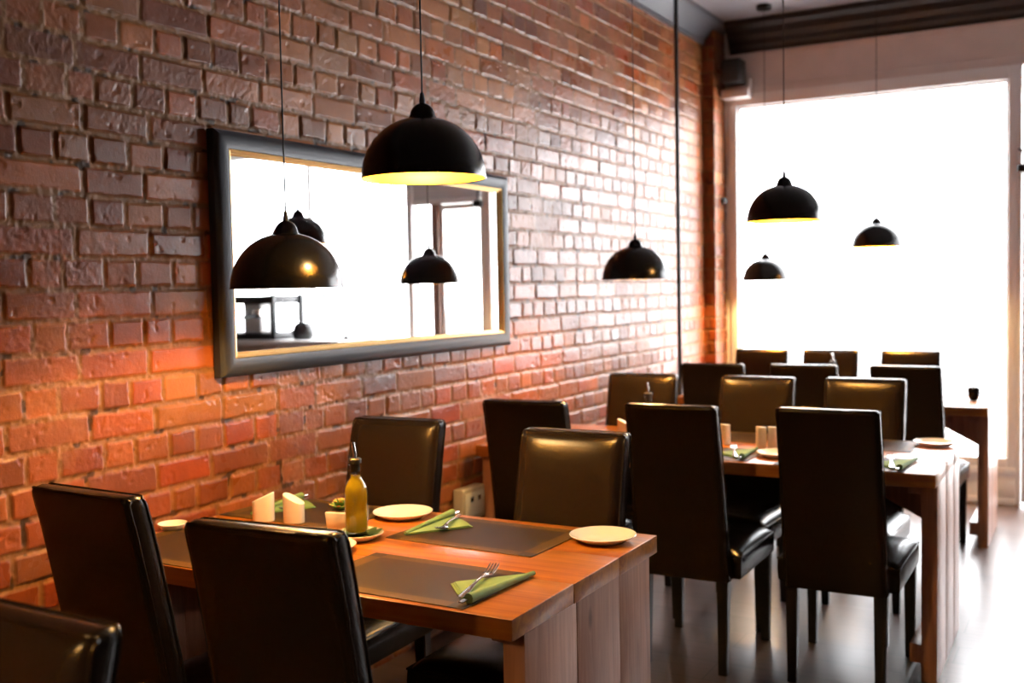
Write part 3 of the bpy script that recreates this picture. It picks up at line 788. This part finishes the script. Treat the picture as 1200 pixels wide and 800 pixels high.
# shakers: oval with slanted top
def shaker(lab, x, y, rz, h=.085, drop=.028, a=.033, b=.021):
    bm = bmesh.new(); n = 32; lo = []; hi = []; inn = []; mid = []
    for i in range(n):
        w = 2*PI*i/n; cx, cy = math.cos(w), math.sin(w)
        cx = math.copysign(abs(cx)**.8, cx); cy = math.copysign(abs(cy)**.8, cy)
        zt = h-drop*(cx+1)/2
        lo.append(bm.verts.new((a*.96*cx, b*.96*cy, 0))); mid.append(bm.verts.new((a*cx, b*cy, .004)))
        hi.append(bm.verts.new((a*cx, b*cy, zt))); inn.append(bm.verts.new((a*.93*cx, b*.9*cy, zt+.0018-.0*cx)))
    for k in range(n):
        j = (k+1) % n
        bm.faces.new((lo[k], lo[j], mid[j], mid[k])); bm.faces.new((mid[k], mid[j], hi[j], hi[k])); bm.faces.new((hi[k], hi[j], inn[j], inn[k]))
    bm.faces.new(lo[::-1]); bm.faces.new(inn)
    o = finish(bm, 'salt_shaker', M['ceramic'], angle=30); o.location = (x, y, ZT); o.rotation_euler = (0, 0, math.radians(rz))
    return tag(o, lab, 'shaker', 'white slant-top shakers')
shaker('white slant-top shaker nearer the wall, top sloping up towards its twin', -2.165, 2.335, 205)
shaker('white slant-top shaker of the near table pair, beside the little succulent', -2.065, 2.355, 8)
shaker('white slant-top shaker on the middle table next to the wall-side chair', -1.835, 4.30, 10)
shaker('upright white shaker left in the pair between chair backs on the middle table', -1.205, 4.245, 60, .088, .004, .020, .019)
shaker('upright white shaker right in the pair between chair backs on the middle table', -1.160, 4.262, 60, .088, .004, .020, .019)
shaker('white shaker just visible at the edge of the middle chair back on the middle table', -1.372, 4.29, 60, .085, .004, .020, .019)

# succulent
t = thing('potted_succulent', 'small succulent in a square white pot beside the oil bottle', 'plant', (-1.872, 2.335, ZT), .25)
bm = bmesh.new(); vs = box(bm, (-.036, -.036, 0), (.036, .036, .058), .004, 2)
for v in vs: v.co.x *= .86+.14*v.co.z/.058; v.co.y *= .86+.14*v.co.z/.058
pot = finish(bm, 'pot', M['ceramic'], t)
bm = bmesh.new(); box(bm, (-.031, -.031, .052), (.031, .031, .0600), .002); finish(bm, 'soil', M['soil'], t)
bm = bmesh.new()
for ring, (nL, L, el, z) in enumerate(((9, .036, 18, .060), (8, .030, 40, .063), (6, .022, 62, .066), (3, .013, 80, .068))):
    for k in range(nL):
        a = 2*PI*k/nL+ring*.4; e = math.radians(el)
        d = Vector((math.cos(a)*math.cos(e), math.sin(a)*math.cos(e), math.sin(e))); sd = Vector((-math.sin(a), math.cos(a), 0)); up = d.cross(sd)*-1
        base = Vector((0, 0, z)); st = [(0, .004, .003), (.35, .0085, .004), (.7, .0095, .0035), (.9, .006, .002), (1, .0005, .0004)]
        rings = []
        for s, w, h in st:
            p = base+d*(L*s)+Vector((0, 0, .006*s*s))
            rings.append([bm.verts.new(p+sd*w*math.cos(q)+up*h*math.sin(q)) for q in [2*PI*m/8 for m in range(8)]])
        for r0, r1, s in zip(rings[:-1], rings[1:], range(4)):
            for m in range(8):
                f = bm.faces.new((r0[m], r0[(m+1) % 8], r1[(m+1) % 8], r1[m])); f.material_index = 1 if (s >= 3 and ring < 3) or ring == 3 and s > 1 else 0
        bm.faces.new(rings[-1])
finish(bm, 'leaves', [M['succulent'], M['succulent_red']], t, angle=60)
# dark cup on the window table
t = thing('dark_cup', 'small dark cup with a flat wide rim on the window table', 'cup', (-.60, 6.36, ZT))
bm = bmesh.new(); lathe(bm, [(0, 0), (.020, 0), (.026, .006), (.030, .026), (.050, .029), (.050, .032), (.032, .034), (.034, .060), (.030, .075), (.027, .075), (.030, .058), (.026, .010), (0, .008)], 36); finish(bm, 'body', M['black_metal'], t)
bm = bmesh.new(); tube(bm, [(.030, 0, .040), (.050, 0, .045), (.054, 0, .055), (.046, 0, .064), (.031, 0, .062)], .004, 8); finish(bm, 'handle', M['black_metal'], t)

# ------------------------------------------------------------------ serving counter seen in the mirror
t = thing('serving_counter', 'pale panelled serving counter by the window seen in the mirror', 'counter', (1.62, 6.86, 0))
bm = bmesh.new(); box(bm, (-1.05, -.22, .06), (.80, .22, 1.00), .004)
for k in range(5): box(bm, (-1.02+.362*k, -.235, .12), (-.70+.362*k, -.22, .95), .004)
finish(bm, 'cabinet', M['counter_wood'], t)
bm = bmesh.new(); box(bm, (-1.10, -.28, 1.00), (.82, .26, 1.045), .006, 2); finish(bm, 'worktop', M['white_paint'], t)
bm = bmesh.new(); box(bm, (-1.0, -.17, 0), (.78, .19, .06)); finish(bm, 'plinth', M['black_plastic'], t)
CT = 1.045
t = thing('espresso_machine', 'white and black espresso machine on the counter seen in the mirror', 'coffee machine', (1.68, 6.84, CT))
bm = bmesh.new(); box(bm, (-.42, -.16, .30), (.42, .20, .37), .012, 3); finish(bm, 'top_housing', M['black_plastic'], t)
bm = bmesh.new(); box(bm, (-.10, .02, .05), (.10, .18, .31), .01); finish(bm, 'boiler_column', M['white_paint'], t)
bm = bmesh.new(); box(bm, (-.42, -.20, 0), (.42, .20, .06), .01); finish(bm, 'drip_tray', M['black_plastic'], t)
for x in (-.42, .42):
    bm = bmesh.new(); box(bm, (x-.02, -.20, .0), (x+.02, -.15, .38), .008, 2); box(bm, (x-.02, .15, .0), (x+.02, .20, .38), .008, 2); finish(bm, 'side_post', M['black_plastic'], t)
for x in (-.14, .14):
    bm = bmesh.new(); lathe(bm, [(0, .25), (.045, .25), (.045, .20), (.036, .19), (0, .19)], 24, (x, -.06, 0)); g = finish(bm, 'group_head', M['chrome'], t)
    bm = bmesh.new(); tube(bm, [(x, -.06, .205), (x, -.12, .20), (x, -.27, .185)], [.03, .014, .016], 10); finish(bm, 'portafilter', M['black_plastic'], g)
bm = bmesh.new(); tube(bm, [(.25, -.15, .27), (.255, -.19, .2), (.25, -.2, .09)], .006, 8); finish(bm, 'steam_wand', M['chrome'], t)
t = thing('coffee_grinder', 'black coffee grinder with a tall hopper beside the espresso machine', 'grinder', (2.28, 6.82, CT))
bm = bmesh.new(); box(bm, (-.08, -.1, 0), (.08, .12, .28), .02, 3); finish(bm, 'body', M['black_plastic'], t)
bm = bmesh.new(); lathe(bm, [(0, .28), (.05, .28), (.085, .40), (.085, .44), (.06, .455), (0, .455)], 28); finish(bm, 'hopper', M['black_metal'], t)
t = thing('counter_tap', 'slim gooseneck tap arching over the counter in the mirror', 'tap', (.66, 6.86, CT))
bm = bmesh.new(); tube(bm, [(0, 0, 0), (.01, 0, .12), (.03, 0, .26), (.07, 0, .33), (.13, 0, .36), (.20, 0, .36)], .010, 10); finish(bm, 'spout', M['black_metal'], t)
bm = bmesh.new(); lathe(bm, [(0, 0), (.028, 0), (.026, .02), (.015, .03), (0, .03)], 20); finish(bm, 'base', M['black_metal'], t)
bm = bmesh.new(); box(bm, (.20, -.02, .345), (.27, .02, .375), .006); finish(bm, 'nozzle', M['black_metal'], t)
t = thing('milk_jug', 'round dark jug on the counter next to the espresso machine', 'jug', (1.06, 6.80, CT))
bm = bmesh.new(); lathe(bm, [(0, 0), (.07, 0), (.085, .02), (.09, .06), (.07, .12), (.05, .14), (.046, .138), (.06, .11), (0, .02)], 28); finish(bm, 'body', M['black_plastic'], t)
bm = bmesh.new(); tube(bm, [(.07, 0, .11), (.12, 0, .10), (.125, 0, .05), (.085, 0, .03)], .008, 8); finish(bm, 'handle', M['black_plastic'], t)

# ------------------------------------------------------------------ daylight
w = bpy.data.worlds.new('daylight'); S.world = w; w.use_nodes = True
bg = w.node_tree.nodes['Background']; bg.inputs['Color'].default_value = (.96, .97, 1.0, 1); bg.inputs['Strength'].default_value = SKY

# ------------------------------------------------------------------ camera
def cam():
    f = 1228.0; d = Vector((686, -76, f)).normalized(); h = Vector((1, -.0194, 0))
    up = d.cross(h).normalized()
    if up.y > 0: up = -up
    x = up.cross(d) if up.cross(d).x > 0 else d.cross(up)
    # rows of world->camera (x right, y down, z forward)
    R = Matrix(((x.x, d.x, up.x), (x.y, d.y, up.y), (x.z, d.z, up.z)))
    right = Vector(R[0]); down = Vector(R[1]); fwd = Vector(R[2])
    m = Matrix((right, -down, -fwd)).transposed().to_4x4(); m.translation = (0, 0, 1.44)
    c = bpy.data.cameras.new('camera'); c.sensor_width = 36; c.lens = 36*f/1200
    c.dof.use_dof = True; c.dof.focus_distance = 2.55; c.dof.aperture_fstop = 2.8; c.clip_start = .05
    o = bpy.data.objects.new('camera', c); COL.objects.link(o); o.matrix_world = m
    S.camera = o
cam()
vs = S.view_settings
vs.view_transform = 'Standard'; vs.look = 'None'; vs.gamma = 1; vs.use_curve_mapping = False; vs.exposure = 0.0
S.cycles.use_denoising = True
S.cycles.max_bounces = 10; S.cycles.diffuse_bounces = 5; S.cycles.glossy_bounces = 5; S.cycles.transparent_max_bounces = 16
S.cycles.sample_clamp_indirect = 12
